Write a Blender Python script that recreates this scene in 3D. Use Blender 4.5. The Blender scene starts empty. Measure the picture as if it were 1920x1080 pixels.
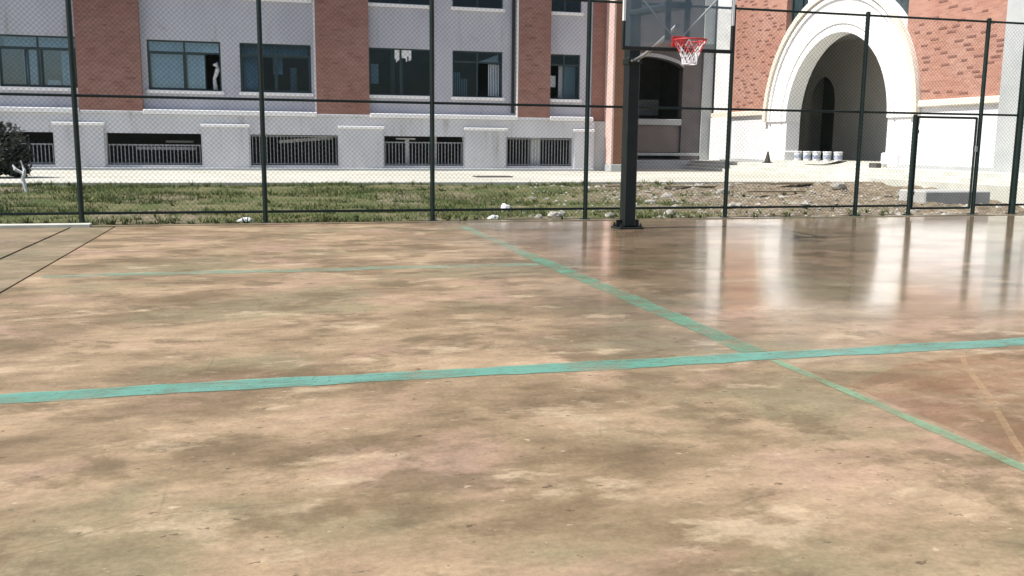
import bpy, math, random
from mathutils import Vector, Matrix
R_ = math.radians
scene = bpy.context.scene
col = scene.collection
random.seed(7)

# ------------------------------------------------------------------ camera
YAW, PITCH, ROLL, EYE = 0.263417, 0.155967, -0.009721, 1.5
FPX = 1719.4
def cam_axes():
    cy, sy, cp, sp = math.cos(YAW), math.sin(YAW), math.cos(PITCH), math.sin(PITCH)
    fwd = Vector((sy*cp, cy*cp, -sp)); right = Vector((cy, -sy, 0)); down = fwd.cross(right)
    cr, sr = math.cos(ROLL), math.sin(ROLL)
    return cr*right + sr*down, -sr*right + cr*down, fwd
AX_R, AX_D, AX_F = cam_axes()
cd = bpy.data.cameras.new('camera'); cam = bpy.data.objects.new('camera', cd); col.objects.link(cam)
m = Matrix.Identity(4)
for i in range(3):
    m[i][0] = AX_R[i]; m[i][1] = -AX_D[i]; m[i][2] = -AX_F[i]
m[0][3], m[1][3], m[2][3] = 0, 0, EYE
cam.matrix_world = m
cd.sensor_width = 36; cd.lens = 36*FPX/1920; cd.clip_start = 0.05; cd.clip_end = 3000
scene.camera = cam

# ------------------------------------------------------------------ world, sun, exposure
SUN_EL = R_(54)
SUN_DIR = Vector((math.cos(SUN_EL)*math.cos(R_(2.2)), math.cos(SUN_EL)*math.sin(R_(2.2)), -math.sin(SUN_EL)))
w = bpy.data.worlds.new('World'); scene.world = w; w.use_nodes = True
nt = w.node_tree; nt.nodes.clear()
sky = nt.nodes.new('ShaderNodeTexSky'); sky.sky_type = 'NISHITA'; sky.sun_disc = False
sky.sun_elevation = SUN_EL; sky.sun_rotation = math.atan2(-SUN_DIR.x, -SUN_DIR.y)
sky.dust_density = 2.0; sky.air_density = 1.0
bg = nt.nodes.new('ShaderNodeBackground'); bg.inputs['Strength'].default_value = 0.12
wo = nt.nodes.new('ShaderNodeOutputWorld')
nt.links.new(sky.outputs[0], bg.inputs[0]); nt.links.new(bg.outputs[0], wo.inputs[0])
sl = bpy.data.lights.new('sun', 'SUN'); sl.energy = 5.0; sl.angle = R_(0.5); sl.color = (1, 0.955, 0.88)
so = bpy.data.objects.new('sun', sl); col.objects.link(so); so.location = (-20, -5, 30)
so.rotation_euler = SUN_DIR.to_track_quat('-Z', 'Y').to_euler()
scene.view_settings.view_transform = 'Standard'; scene.view_settings.look = 'None'
scene.view_settings.gamma = 1; scene.view_settings.exposure = 0.42

# ------------------------------------------------------------------ mesh helpers
class MB:
    def __init__(s): s.v = []; s.f = []
    def quad(s, a, b, c, d):
        i = len(s.v); s.v += [a, b, c, d]; s.f.append((i, i+1, i+2, i+3)); return s
    def tri(s, a, b, c):
        i = len(s.v); s.v += [a, b, c]; s.f.append((i, i+1, i+2)); return s
    def box(s, x0, x1, y0, y1, z0, z1):
        i = len(s.v)
        s.v += [(x, y, z) for z in (z0, z1) for y in (y0, y1) for x in (x0, x1)]
        s.f += [tuple(i+k for k in q) for q in ((0,2,3,1),(4,5,7,6),(0,1,5,4),(2,6,7,3),(0,4,6,2),(1,3,7,5))]
        return s
    def chamfer_box(s, x0, x1, y0, y1, z0, z1, c):
        xs = ((x0, y0, z0), (x1, y1, z1)); i0 = len(s.v)
        pts = {}
        for ix in (0,1):
            for iy in (0,1):
                for iz in (0,1):
                    X, Y, Z = xs[ix][0], xs[iy][1], xs[iz][2]
                    sx, sy, sz = (c if ix == 0 else -c), (c if iy == 0 else -c), (c if iz == 0 else -c)
                    for k, p in enumerate(((X, Y+sy, Z+sz), (X+sx, Y, Z+sz), (X+sx, Y+sy, Z))):
                        pts[(ix,iy,iz,k)] = len(s.v); s.v.append(p)
        P = lambda *a: pts[a]
        for ix in (0,1): s.f.append((P(ix,0,0,0), P(ix,0,1,0), P(ix,1,1,0), P(ix,1,0,0)))
        for iy in (0,1): s.f.append((P(0,iy,0,1), P(1,iy,0,1), P(1,iy,1,1), P(0,iy,1,1)))
        for iz in (0,1): s.f.append((P(0,0,iz,2), P(1,0,iz,2), P(1,1,iz,2), P(0,1,iz,2)))
        for a in (0,1):
            for b in (0,1):
                s.f.append((P(a,b,0,0), P(a,b,0,1), P(a,b,1,1), P(a,b,1,0)))
                s.f.append((P(a,0,b,0), P(a,0,b,2), P(a,1,b,2), P(a,1,b,0)))
                s.f.append((P(0,a,b,1), P(0,a,b,2), P(1,a,b,2), P(1,a,b,1)))
                for d in (0,1): s.f.append((P(a,b,d,0), P(a,b,d,1), P(a,b,d,2)))
        return s
    def tube(s, pts, r, n=8, cap=True, closed=False):
        pts = [Vector(p) for p in pts]; L = len(pts); i0 = len(s.v)
        rr = r if isinstance(r, (list, tuple)) else [r]*L
        up = Vector((0, 0, 1))
        for k, p in enumerate(pts):
            if closed: t = pts[(k+1) % L] - pts[k-1]
            else: t = pts[min(k+1, L-1)] - pts[max(k-1, 0)]
            t.normalize()
            u = up if abs(t.z) < 0.95 else Vector((0, 1, 0))
            a = t.cross(u).normalized(); b = t.cross(a)
            for j in range(n):
                q = 2*math.pi*(j+0.5)/n
                s.v.append(tuple(p + rr[k]*(math.cos(q)*a + math.sin(q)*b)))
        for k in range(L if closed else L-1):
            k2 = (k+1) % L
            for j in range(n):
                j2 = (j+1) % n
                s.f.append((i0+k*n+j, i0+k*n+j2, i0+k2*n+j2, i0+k2*n+j))
        if cap and not closed:
            s.f.append(tuple(i0+j for j in range(n))); s.f.append(tuple(i0+(L-1)*n+j for j in reversed(range(n))))
        return s
    def lathe(s, prof, cx, cy, n=20):
        i0 = len(s.v)
        for r, z in prof:
            for j in range(n):
                q = 2*math.pi*j/n; s.v.append((cx+r*math.cos(q), cy+r*math.sin(q), z))
        for k in range(len(prof)-1):
            for j in range(n):
                j2 = (j+1) % n
                s.f.append((i0+k*n+j, i0+k*n+j2, i0+(k+1)*n+j2, i0+(k+1)*n+j))
        s.f.append(tuple(i0+j for j in reversed(range(n)))); s.f.append(tuple(i0+(len(prof)-1)*n+j for j in range(n)))
        return s
    def mesh(s, name, org=(0, 0, 0)):
        me = bpy.data.meshes.new(name)
        me.from_pydata([(a-org[0], b-org[1], c-org[2]) for a, b, c in s.v], [], s.f)
        me.validate(); me.update()
        import bmesh
        if len(s.f) < 60000:
            bm = bmesh.new(); bm.from_mesh(me); bmesh.ops.recalc_face_normals(bm, faces=bm.faces); bm.to_mesh(me); bm.free()
        return me
    def build(s, name, mat, parent=None, smooth=False, org=None):
        if org is None: org = worldloc(parent) if parent else (0, 0, 0)
        me = s.mesh(name, org)
        me.materials.append(mat)
        if smooth: me.polygons.foreach_set('use_smooth', [True]*len(me.polygons))
        o = bpy.data.objects.new(name, me); col.objects.link(o)
        if parent: o.parent = parent
        else: o.location = org
        return o
def worldloc(o):
    v = Vector((0, 0, 0))
    while o: v = v + o.location; o = o.parent
    return tuple(v)
def tag(o, label=None, cat=None, group=None, kind=None):
    if label: o['label'] = label
    if cat: o['category'] = cat
    if group: o['group'] = group
    if kind: o['kind'] = kind
    return o
def thing(name, label, cat, loc, group=None):
    o = bpy.data.objects.new(name, None); o.empty_display_size = 0.2; col.objects.link(o); o.location = loc
    return tag(o, label, cat, group)
def inst(me, name, parent, loc, rot=(0, 0, 0), scale=(1, 1, 1)):
    o = bpy.data.objects.new(name, me); col.objects.link(o)
    if parent:
        o.parent = parent; b = worldloc(parent); o.location = (loc[0]-b[0], loc[1]-b[1], loc[2]-b[2])
    else: o.location = loc
    o.rotation_euler = rot; o.scale = scale
    return o

# ------------------------------------------------------------------ materials
def new_mat(name):
    M = bpy.data.materials.new(name); M.use_nodes = True
    n = M.node_tree; n.nodes.clear()
    out = n.nodes.new('ShaderNodeOutputMaterial'); p = n.nodes.new('ShaderNodeBsdfPrincipled')
    n.links.new(p.outputs[0], out.inputs[0])
    return M, n, p, out
def N(n, t, **kw):
    x = n.nodes.new(t)
    for k, v in kw.items(): setattr(x, k, v)
    return x
def noise(n, vec, scale, detail=4, rough=0.55, dist=0.0):
    t = N(n, 'ShaderNodeTexNoise'); t.inputs['Scale'].default_value = scale; t.inputs['Detail'].default_value = detail
    t.inputs['Roughness'].default_value = rough; t.inputs['Distortion'].default_value = dist
    n.links.new(vec, t.inputs['Vector']); return t.outputs['Fac']
def pos(n, scale=(1, 1, 1), loc=(0, 0, 0), rot=(0, 0, 0)):
    g = N(n, 'ShaderNodeNewGeometry'); mp = N(n, 'ShaderNodeMapping')
    mp.inputs['Scale'].default_value = scale; mp.inputs['Location'].default_value = loc; mp.inputs['Rotation'].default_value = rot
    n.links.new(g.outputs['Position'], mp.inputs['Vector']); return mp.outputs[0]
def ramp(n, fac, a, b):
    r = N(n, 'ShaderNodeMapRange'); r.inputs['From Min'].default_value = a; r.inputs['From Max'].default_value = b
    r.interpolation_type = 'SMOOTHSTEP'
    n.links.new(fac, r.inputs['Value']); return r.outputs[0]
def mix(n, fac, a, b, mode='MIX'):
    x = N(n, 'ShaderNodeMix', data_type='RGBA', blend_type=mode)
    for s, v in ((0, fac), (6, a), (7, b)):
        if hasattr(v, 'is_linked') or hasattr(v, 'links'): n.links.new(v, x.inputs[s])
        elif isinstance(v, (int, float)): x.inputs[s].default_value = v
        else: x.inputs[s].default_value = (*v, 1)
    return x.outputs[2]
def math_(n, op, a, b=None):
    x = N(n, 'ShaderNodeMath', operation=op)
    for s, v in ((0, a), (1, b)):
        if v is None: continue
        if isinstance(v, (int, float)): x.inputs[s].default_value = v
        else: n.links.new(v, x.inputs[s])
    return x.outputs[0]
def bump(n, p, h, strength=0.3, dist=0.02):
    b = N(n, 'ShaderNodeBump'); b.inputs['Strength'].default_value = strength; b.inputs['Distance'].default_value = dist
    n.links.new(h, b.inputs['Height']); n.links.new(b.outputs[0], p.inputs['Normal'])
def surf(name, c1, c2, rough=0.7, scale=3.0, stretch=(1, 1, 1), bs=0.2, fine=60, spec=0.4, metal=0.0, var=None):
    M, n, p, o = new_mat(name)
    v = pos(n, stretch)
    c = mix(n, ramp(n, noise(n, v, scale, 6), 0.32, 0.68), c1, c2)
    f = noise(n, pos(n), fine, 3)
    c = mix(n, 0.25, c, mix(n, f, (0.25, 0.25, 0.25), (1.0, 1.0, 1.0)), 'MULTIPLY')
    n.links.new(c, p.inputs['Base Color'])
    p.inputs['Roughness'].default_value = rough; p.inputs['Specular IOR Level'].default_value = spec; p.inputs['Metallic'].default_value = metal
    if bs: bump(n, p, f, bs, 0.01)
    return M
def brick_mat(name, axis, c1, c2, mortar):
    M, n, p, o = new_mat(name)
    g = N(n, 'ShaderNodeNewGeometry'); sx = N(n, 'ShaderNodeSeparateXYZ'); cx = N(n, 'ShaderNodeCombineXYZ')
    n.links.new(g.outputs['Position'], sx.inputs[0])
    add = N(n, 'ShaderNodeMath', operation='ADD')
    n.links.new(sx.outputs[0], add.inputs[0]); n.links.new(sx.outputs[1], add.inputs[1])
    n.links.new(add.outputs[0], cx.inputs[0]); n.links.new(sx.outputs[2], cx.inputs[1])
    b = N(n, 'ShaderNodeTexBrick'); b.inputs['Scale'].default_value = 1.0
    b.inputs['Brick Width'].default_value = 0.26; b.inputs['Row Height'].default_value = 0.075
    b.inputs['Mortar Size'].default_value = 0.006; b.inputs['Mortar Smooth'].default_value = 0.2; b.inputs['Bias'].default_value = -0.1
    b.inputs['Color1'].default_value = (*c1, 1); b.inputs['Color2'].default_value = (*c2, 1); b.inputs['Mortar'].default_value = (*mortar, 1)
    n.links.new(cx.outputs[0], b.inputs['Vector'])
    big = ramp(n, noise(n, pos(n), 0.7, 5), 0.3, 0.7)
    c = mix(n, big, b.outputs['Color'], (0.92, 0.84, 0.80), 'MULTIPLY')
    f = noise(n, pos(n), 40, 3)
    c = mix(n, 0.3, c, mix(n, f, (0.4, 0.4, 0.4), (1.1, 1.1, 1.1)), 'MULTIPLY')
    n.links.new(c, p.inputs['Base Color']); p.inputs['Roughness'].default_value = 0.8; p.inputs['Specular IOR Level'].default_value = 0.25
    bump(n, p, math_(n, 'SUBTRACT', 1.0, b.outputs['Fac']), 0.35, 0.006)
    return M

def court_material(name, side=False):
    M, n, p, o = new_mat(name)
    # stains: long pale and dark smears, drawn out along the sweep of the broom
    s1 = noise(n, pos(n, (0.55, 0.95, 1)), 1.0, 8, 0.66, 0.25)
    s2 = noise(n, pos(n, (0.85, 1.5, 1), (7, 3, 0)), 1.35, 8, 0.68, 0.15)
    s3 = noise(n, pos(n, (0.8, 0.9, 1), (19, 5, 0)), 0.9, 7, 0.62)
    s4 = noise(n, pos(n, (0.6, 0.8, 1), (3, 31, 0)), 0.7, 7, 0.62)
    s5 = noise(n, pos(n, (0.9, 1.1, 1), (13, 17, 0)), 1.3, 8, 0.66, 0.2)
    c = mix(n, ramp(n, s1, 0.34, 0.66), (0.170, 0.120, 0.068), (0.375, 0.272, 0.172))
    c = mix(n, math_(n, 'MULTIPLY', ramp(n, s3, 0.50, 0.66), 0.65), c, (0.365, 0.240, 0.172))
    c = mix(n, math_(n, 'MULTIPLY', ramp(n, s4, 0.50, 0.62), 0.75), c, (0.215, 0.182, 0.106))
    c = mix(n, math_(n, 'MULTIPLY', ramp(n, s5, 0.51, 0.61), 0.72), c, (0.150, 0.108, 0.060))
    c = mix(n, math_(n, 'MULTIPLY', ramp(n, s2, 0.55, 0.66), 0.62), c, (0.470, 0.365, 0.245))
    c = mix(n, math_(n, 'MULTIPLY', ramp(n, s2, 0.43, 0.30), 0.55), c, (0.135, 0.098, 0.055))
    # fine grit, pits, dark marks and hairline cracks
    g1 = noise(n, pos(n), 35, 4, 0.7); g2 = noise(n, pos(n, (1, 1.6, 1)), 9, 5, 0.65); g3 = noise(n, pos(n, (1, 1.8, 1), (5, 5, 0)), 3.2, 8, 0.72)
    c = mix(n, 0.62, c, mix(n, g1, (0.32, 0.32, 0.32), (1.45, 1.45, 1.45)), 'MULTIPLY')
    c = mix(n, 0.6, c, mix(n, ramp(n, g3, 0.3, 0.7), (0.64, 0.64, 0.62), (1.2, 1.2, 1.2)), 'MULTIPLY')
    c = mix(n, math_(n, 'MULTIPLY', ramp(n, g2, 0.635, 0.68), 0.7), c, (0.06, 0.044, 0.026))
    c = mix(n, math_(n, 'MULTIPLY', ramp(n, g2, 0.345, 0.30), 0.6), c, (0.48, 0.39, 0.28))
    vo = N(n, 'ShaderNodeTexVoronoi', feature='DISTANCE_TO_EDGE'); vo.inputs['Scale'].default_value = 0.42
    wv = N(n, 'ShaderNodeVectorMath', operation='ADD'); wn = N(n, 'ShaderNodeTexNoise'); wn.inputs['Scale'].default_value = 1.6; wn.inputs['Detail'].default_value = 8; wn.inputs['Roughness'].default_value = 0.65
    n.links.new(pos(n, (0.8, 1.0, 1)), wv.inputs[0]); n.links.new(wn.outputs['Color'], wv.inputs[1]); n.links.new(wv.outputs[0], vo.inputs['Vector'])
    crack = math_(n, 'MULTIPLY', ramp(n, vo.outputs['Distance'], 0.0035, 0.001), ramp(n, s4, 0.50, 0.58))
    c = mix(n, math_(n, 'MULTIPLY', crack, 0.22), c, (0.05, 0.036, 0.022))
    if side: c = mix(n, 0.38, c, (0.150, 0.142, 0.095))
    n.links.new(c, p.inputs['Base Color'])
    # water left standing on the far right of the court
    g = N(n, 'ShaderNodeNewGeometry'); sx = N(n, 'ShaderNodeSeparateXYZ'); n.links.new(g.outputs['Position'], sx.inputs[0])
    wob = math_(n, 'MULTIPLY', math_(n, 'SUBTRACT', noise(n, pos(n, (0.5, 0.5, 1)), 1.0, 3), 0.5), 3.0)
    wx = ramp(n, math_(n, 'ADD', sx.outputs[0], wob), 1.8, 4.6); wy = ramp(n, math_(n, 'ADD', sx.outputs[1], wob), 4.8, 7.8)
    wet = math_(n, 'MULTIPLY', wx, wy)
    damp = ramp(n, s1, 0.35, 0.65)
    wet2 = math_(n, 'MAXIMUM', math_(n, 'MULTIPLY', wet, math_(n, 'ADD', 0.88, math_(n, 'MULTIPLY', damp, 0.12))), math_(n, 'MULTIPLY', ramp(n, s3, 0.55, 0.75), 0.25))
    rr = N(n, 'ShaderNodeMapRange'); rr.inputs['To Min'].default_value = 0.62; rr.inputs['To Max'].default_value = 0.12
    n.links.new(wet2, rr.inputs['Value']); n.links.new(rr.outputs[0], p.inputs['Roughness'])
    sp = N(n, 'ShaderNodeMapRange'); sp.inputs['To Min'].default_value = 0.18; sp.inputs['To Max'].default_value = 0.75
    n.links.new(wet2, sp.inputs['Value']); n.links.new(sp.outputs[0], p.inputs['Specular IOR Level'])
    n.links.new(math_(n, 'MULTIPLY', wet2, 0.45), p.inputs['Coat Weight']); p.inputs['Coat Roughness'].default_value = 0.11; p.inputs['Coat IOR'].default_value = 1.45
    hb = math_(n, 'MULTIPLY', g1, math_(n, 'SUBTRACT', 1.05, wet2))
    bump(n, p, hb, 0.25, 0.008)
    return M
def worn_paint(name, c, c2, lo, hi, top=0.9):
    M, n, p, o = new_mat(name)
    p.inputs['Roughness'].default_value = 0.5; p.inputs['Specular IOR Level'].default_value = 0.25
    cc = mix(n, noise(n, pos(n, (0.5, 1, 1)), 1.3, 4), c, c2)
    n.links.new(cc, p.inputs['Base Color'])
    tr = N(n, 'ShaderNodeBsdfTransparent'); mx = N(n, 'ShaderNodeMixShader')
    a = noise(n, pos(n, (0.6, 1.0, 1)), 2.6, 7, 0.7)
    chip = ramp(n, noise(n, pos(n, (1, 1.5, 1)), 16, 5, 0.7), 0.36, 0.46)
    n.links.new(math_(n, 'MULTIPLY', math_(n, 'MULTIPLY', ramp(n, a, lo, hi), math_(n, 'ADD', 0.6, math_(n, 'MULTIPLY', chip, 0.4))), top), mx.inputs[0]); n.links.new(tr.outputs[0], mx.inputs[1]); n.links.new(p.outputs[0], mx.inputs[2])
    n.links.new(mx.outputs[0], o.inputs[0])
    return M
def glass(name, tint, add=0.06, cloud=None, ior=1.6):
    M, n, p, o = new_mat(name)
    n.nodes.remove(p)
    tr = N(n, 'ShaderNodeBsdfTransparent'); tr.inputs[0].default_value = (*tint, 1)
    gl = N(n, 'ShaderNodeBsdfGlossy'); gl.inputs['Roughness'].default_value = 0.03; gl.inputs['Color'].default_value = (0.9, 0.95, 1, 1)
    fr = N(n, 'ShaderNodeFresnel'); fr.inputs['IOR'].default_value = ior
    mx = N(n, 'ShaderNodeMixShader'); n.links.new(math_(n, 'ADD', fr.outputs[0], add), mx.inputs[0])
    n.links.new(tr.outputs[0], mx.inputs[1]); n.links.new(gl.outputs[0], mx.inputs[2])
    last = mx.outputs[0]
    if cloud:
        df = N(n, 'ShaderNodeBsdfDiffuse'); df.inputs[0].default_value = (*cloud[1], 1)
        m2 = N(n, 'ShaderNodeMixShader')
        f = ramp(n, noise(n, pos(n, (1, 1, 1.6)), 2.5, 4), 0.3, 0.75)
        n.links.new(math_(n, 'MULTIPLY', f, cloud[0]), m2.inputs[0])
        n.links.new(last, m2.inputs[1]); n.links.new(df.outputs[0], m2.inputs[2]); last = m2.outputs[0]
    n.links.new(last, o.inputs[0])
    return M

MT = {}
MT['court'] = court_material('court_concrete')
MT['court_side'] = court_material('side_concrete', True)
MT['line'] = worn_paint('green_line_paint', (0.095, 0.29, 0.20), (0.17, 0.335, 0.295), 0.22, 0.58, 0.84)
MT['line_far'] = worn_paint('worn_green_line_paint', (0.10, 0.26, 0.16), (0.16, 0.31, 0.22), 0.26, 0.66, 0.8)
MT['line_thin'] = worn_paint('pale_green_line_paint', (0.15, 0.30, 0.16), (0.25, 0.36, 0.24), 0.24, 0.64, 0.78)
MT['line_faint'] = worn_paint('faded_green_line_paint', (0.20, 0.36, 0.25), (0.26, 0.36, 0.28), 0.25, 0.75, 0.7)
MT['key'] = worn_paint('brown_court_paint', (0.27, 0.125, 0.062), (0.31, 0.165, 0.095), 0.25, 0.80, 0.5)
MT['keyline'] = worn_paint('tan_line_paint', (0.46, 0.30, 0.17), (0.5, 0.36, 0.2), 0.3, 0.6, 0.4)
MT['dark_gap'] = surf('dark_silt', (0.03, 0.028, 0.02), (0.06, 0.05, 0.035), 0.9)
MT['kerb'] = surf('pale_kerb_concrete', (0.55, 0.54, 0.47), (0.68, 0.67, 0.60), 0.8, 2)
MT['paving'] = surf('pale_paving_concrete', (0.47, 0.46, 0.39), (0.62, 0.60, 0.53), 0.8, 0.8, (0.5, 1, 1))
def render_wall(name, c1, c2, grime=(0.38, 0.37, 0.34), amount=0.35):
    M, n, p, o = new_mat(name)
    c = mix(n, ramp(n, noise(n, pos(n, (1, 1, 0.5)), 0.6, 6), 0.32, 0.68), c1, c2)
    st = ramp(n, noise(n, pos(n, (2.6, 2.6, 0.22)), 1.4, 6, 0.65), 0.54, 0.74)
    c = mix(n, math_(n, 'MULTIPLY', st, amount), c, grime)
    bl = ramp(n, noise(n, pos(n, (1, 1, 1), (3, 8, 1)), 2.4, 7, 0.7), 0.58, 0.72)
    c = mix(n, math_(n, 'MULTIPLY', bl, amount*0.7), c, grime)
    f = noise(n, pos(n), 60, 3)
    c = mix(n, 0.15, c, mix(n, f, (0.5, 0.5, 0.5), (1.2, 1.2, 1.2)), 'MULTIPLY')
    n.links.new(c, p.inputs['Base Color']); p.inputs['Roughness'].default_value = 0.75; p.inputs['Specular IOR Level'].default_value = 0.3
    bump(n, p, f, 0.1, 0.01)
    return M
MT['white'] = render_wall('white_render', (0.71, 0.70, 0.715), (0.79, 0.78, 0.79), (0.55, 0.53, 0.49), 0.3)
MT['grey_wall'] = render_wall('grey_white_render', (0.43, 0.43, 0.475), (0.51, 0.51, 0.55), (0.31, 0.30, 0.28), 0.7)
MT['plinth'] = render_wall('pale_grey_plinth_render', (0.54, 0.54, 0.565), (0.64, 0.64, 0.66), (0.33, 0.33, 0.29), 0.7)
MT['trim'] = render_wall('white_trim_paint', (0.80, 0.79, 0.79), (0.86, 0.85, 0.845), (0.56, 0.54, 0.50), 0.3)
MT['cream'] = surf('cream_trim_paint', (0.74, 0.68, 0.57), (0.82, 0.76, 0.66), 0.65, 1.5)
MT['pilaster'] = surf('grey_pilaster_render', (0.40, 0.42, 0.42), (0.48, 0.50, 0.50), 0.75, 1.0)
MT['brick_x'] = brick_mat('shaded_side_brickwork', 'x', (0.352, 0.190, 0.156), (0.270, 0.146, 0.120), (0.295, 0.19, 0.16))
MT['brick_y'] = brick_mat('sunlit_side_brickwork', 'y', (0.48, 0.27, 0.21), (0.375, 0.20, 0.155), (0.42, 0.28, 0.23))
MT['brick_brown'] = brick_mat('brown_brickwork', 'x', (0.25, 0.125, 0.075), (0.21, 0.11, 0.07), (0.20, 0.12, 0.08))
MT['lit_pink'] = surf('sunlit_pier_face_pink', (0.62, 0.44, 0.40), (0.70, 0.52, 0.47), 0.8, 2)
MT['link_shade'] = surf('shade_darkened_link_wall', (0.13, 0.118, 0.118), (0.17, 0.152, 0.148), 0.8, 1)  # deep shade of the recess is put into the link wall's base colour
MT['link_shade2'] = surf('brown_grey_panel', (0.18, 0.155, 0.145), (0.23, 0.195, 0.18), 0.8, 1)
MT['dark_brick'] = surf('dark_burnt_brick', (0.20, 0.10, 0.08), (0.28, 0.14, 0.11), 0.8, 4)
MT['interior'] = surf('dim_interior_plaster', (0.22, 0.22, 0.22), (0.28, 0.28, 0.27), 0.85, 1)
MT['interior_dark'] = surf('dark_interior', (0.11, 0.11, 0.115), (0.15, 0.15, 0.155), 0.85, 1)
MT['porch'] = surf('grey_porch_plaster', (0.66, 0.65, 0.62), (0.74, 0.72, 0.69), 0.85, 0.8)
MT['frame'] = surf('dark_window_aluminium', (0.025, 0.045, 0.05), (0.035, 0.06, 0.065), 0.4, 3, bs=0)
MT['glass'] = glass('teal_window_glass', (0.80, 0.92, 0.98))
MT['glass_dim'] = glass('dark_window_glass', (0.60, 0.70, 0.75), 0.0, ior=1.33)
MT['board_glass'] = glass('cloudy_glare_backboard_glass', (0.90, 0.91, 0.90), add=0.0, cloud=(0.12, (0.5, 0.5, 0.49)))  # grey cloud is hazy glass with pale glare painted in
MT['curtain'] = surf('pale_blue_curtain', (0.56, 0.64, 0.72), (0.66, 0.74, 0.80), 0.9, 3)
MT['cloth_white'] = surf('white_cloth', (0.75, 0.75, 0.76), (0.82, 0.82, 0.82), 0.9, 4)
MT['green_metal'] = surf('dark_green_painted_steel', (0.006, 0.018, 0.014), (0.010, 0.026, 0.020), 0.5, 4, bs=0.05)
MT['wire'] = surf('green_coated_wire', (0.014, 0.026, 0.022), (0.022, 0.036, 0.03), 0.7, 6, bs=0, spec=0.2)
MT['pole'] = surf('blackish_green_pole_paint', (0.005, 0.009, 0.008), (0.010, 0.015, 0.013), 0.5, 3, bs=0.05)
MT['black'] = surf('black_rubber', (0.012, 0.012, 0.012), (0.02, 0.02, 0.02), 0.6, 5, bs=0)
MT['steel'] = surf('bare_grey_steel', (0.45, 0.46, 0.48), (0.55, 0.56, 0.58), 0.35, 4, bs=0, metal=0.6)
MT['grey_metal'] = surf('grey_painted_railing', (0.24, 0.25, 0.26), (0.32, 0.33, 0.34), 0.5, 4, bs=0)
MT['red'] = surf('red_painted_steel', (0.45, 0.04, 0.04), (0.55, 0.06, 0.05), 0.4, 6, bs=0)
MT['net_red'] = surf('red_net_cord', (0.55, 0.10, 0.11), (0.65, 0.16, 0.16), 0.8, 30, bs=0)
MT['net_white'] = surf('white_net_cord', (0.78, 0.76, 0.78), (0.85, 0.84, 0.85), 0.8, 30, bs=0)
MT['plastic'] = surf('white_plastic', (0.78, 0.78, 0.80), (0.84, 0.84, 0.85), 0.4, 8, bs=0)
MT['label_blue'] = surf('blue_grey_label', (0.18, 0.22, 0.34), (0.55, 0.58, 0.66), 0.5, 14, bs=0)
MT['stone'] = surf('pale_rubble_stone', (0.30, 0.28, 0.24), (0.48, 0.46, 0.41), 0.9, 5, bs=0.5, fine=25)
MT['block'] = surf('grey_concrete_block', (0.38, 0.38, 0.365), (0.50, 0.50, 0.48), 0.9, 1.2, bs=0.4, fine=25)
MT['wood'] = surf('weathered_plank', (0.22, 0.17, 0.11), (0.34, 0.28, 0.20), 0.85, 2, (1, 6, 6))
MT['dark_sheet'] = surf('dark_rubber_sheet', (0.045, 0.040, 0.035), (0.07, 0.06, 0.05), 0.7, 3)
MT['leaf'] = surf('dark_shrub_leaf', (0.022, 0.026, 0.020), (0.060, 0.062, 0.050), 0.6, 4, bs=0)
MT['terrace'] = surf('pale_terrace_concrete', (0.52, 0.53, 0.47), (0.64, 0.64, 0.58), 0.8, 1.2)
MT['shadow_and_block'] = surf('dark_shadow_and_block', (0.085, 0.075, 0.07), (0.12, 0.11, 0.10), 0.7, 5)  # dark tone shared by the manhole shadow plate and the loose block
def bank_material():
    M, n, p, o = new_mat('grassy_dirt')
    g = N(n, 'ShaderNodeNewGeometry'); sx = N(n, 'ShaderNodeSeparateXYZ'); n.links.new(g.outputs['Position'], sx.inputs[0])
    a = noise(n, pos(n, (0.7, 1, 1)), 1.1, 6, 0.65); b = noise(n, pos(n), 6, 5, 0.7); d = noise(n, pos(n, (0.5, 0.5, 1), (4, 9, 0)), 0.8, 4)
    green = mix(n, ramp(n, a, 0.35, 0.65), (0.075, 0.095, 0.035), (0.155, 0.145, 0.075))
    dirt = mix(n, ramp(n, b, 0.3, 0.7), (0.13, 0.105, 0.072), (0.30, 0.25, 0.185))
    fx = ramp(n, math_(n, 'ADD', sx.outputs[0], math_(n, 'MULTIPLY', math_(n, 'SUBTRACT', d, 0.5), 9.0)), 6.5, 11.0)
    patch = math_(n, 'MULTIPLY', ramp(n, d, 0.50, 0.62), 0.7)
    c = mix(n, math_(n, 'MAXIMUM', fx, patch), green, dirt)
    soil = ramp(n, math_(n, 'ADD', sx.outputs[1], math_(n, 'MULTIPLY', math_(n, 'SUBTRACT', a, 0.5), 1.6)), 18.1, 17.6)
    c = mix(n, math_(n, 'MULTIPLY', soil, 0.8), c, (0.075, 0.060, 0.038))
    c = mix(n, 0.5, c, mix(n, b, (0.5, 0.5, 0.5), (1.2, 1.2, 1.2)), 'MULTIPLY')
    n.links.new(c, p.inputs['Base Color']); p.inputs['Roughness'].default_value = 0.95; p.inputs['Specular IOR Level'].default_value = 0.1
    bump(n, p, b, 0.6, 0.05)
    return M
MT['bank'] = bank_material()
def blade_material():
    M, n, p, o = new_mat('grass_blade')
    a = noise(n, pos(n), 2.5, 4)
    c = mix(n, ramp(n, a, 0.3, 0.7), (0.055, 0.100, 0.026), (0.175, 0.185, 0.070))
    n.links.new(c, p.inputs['Base Color']); p.inputs['Roughness'].default_value = 0.7; p.inputs['Specular IOR Level'].default_value = 0.2
    return M
MT['blade'] = blade_material()
MT['ground'] = surf('bare_ground', (0.12, 0.11, 0.07), (0.20, 0.17, 0.11), 0.95, 0.3)

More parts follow.
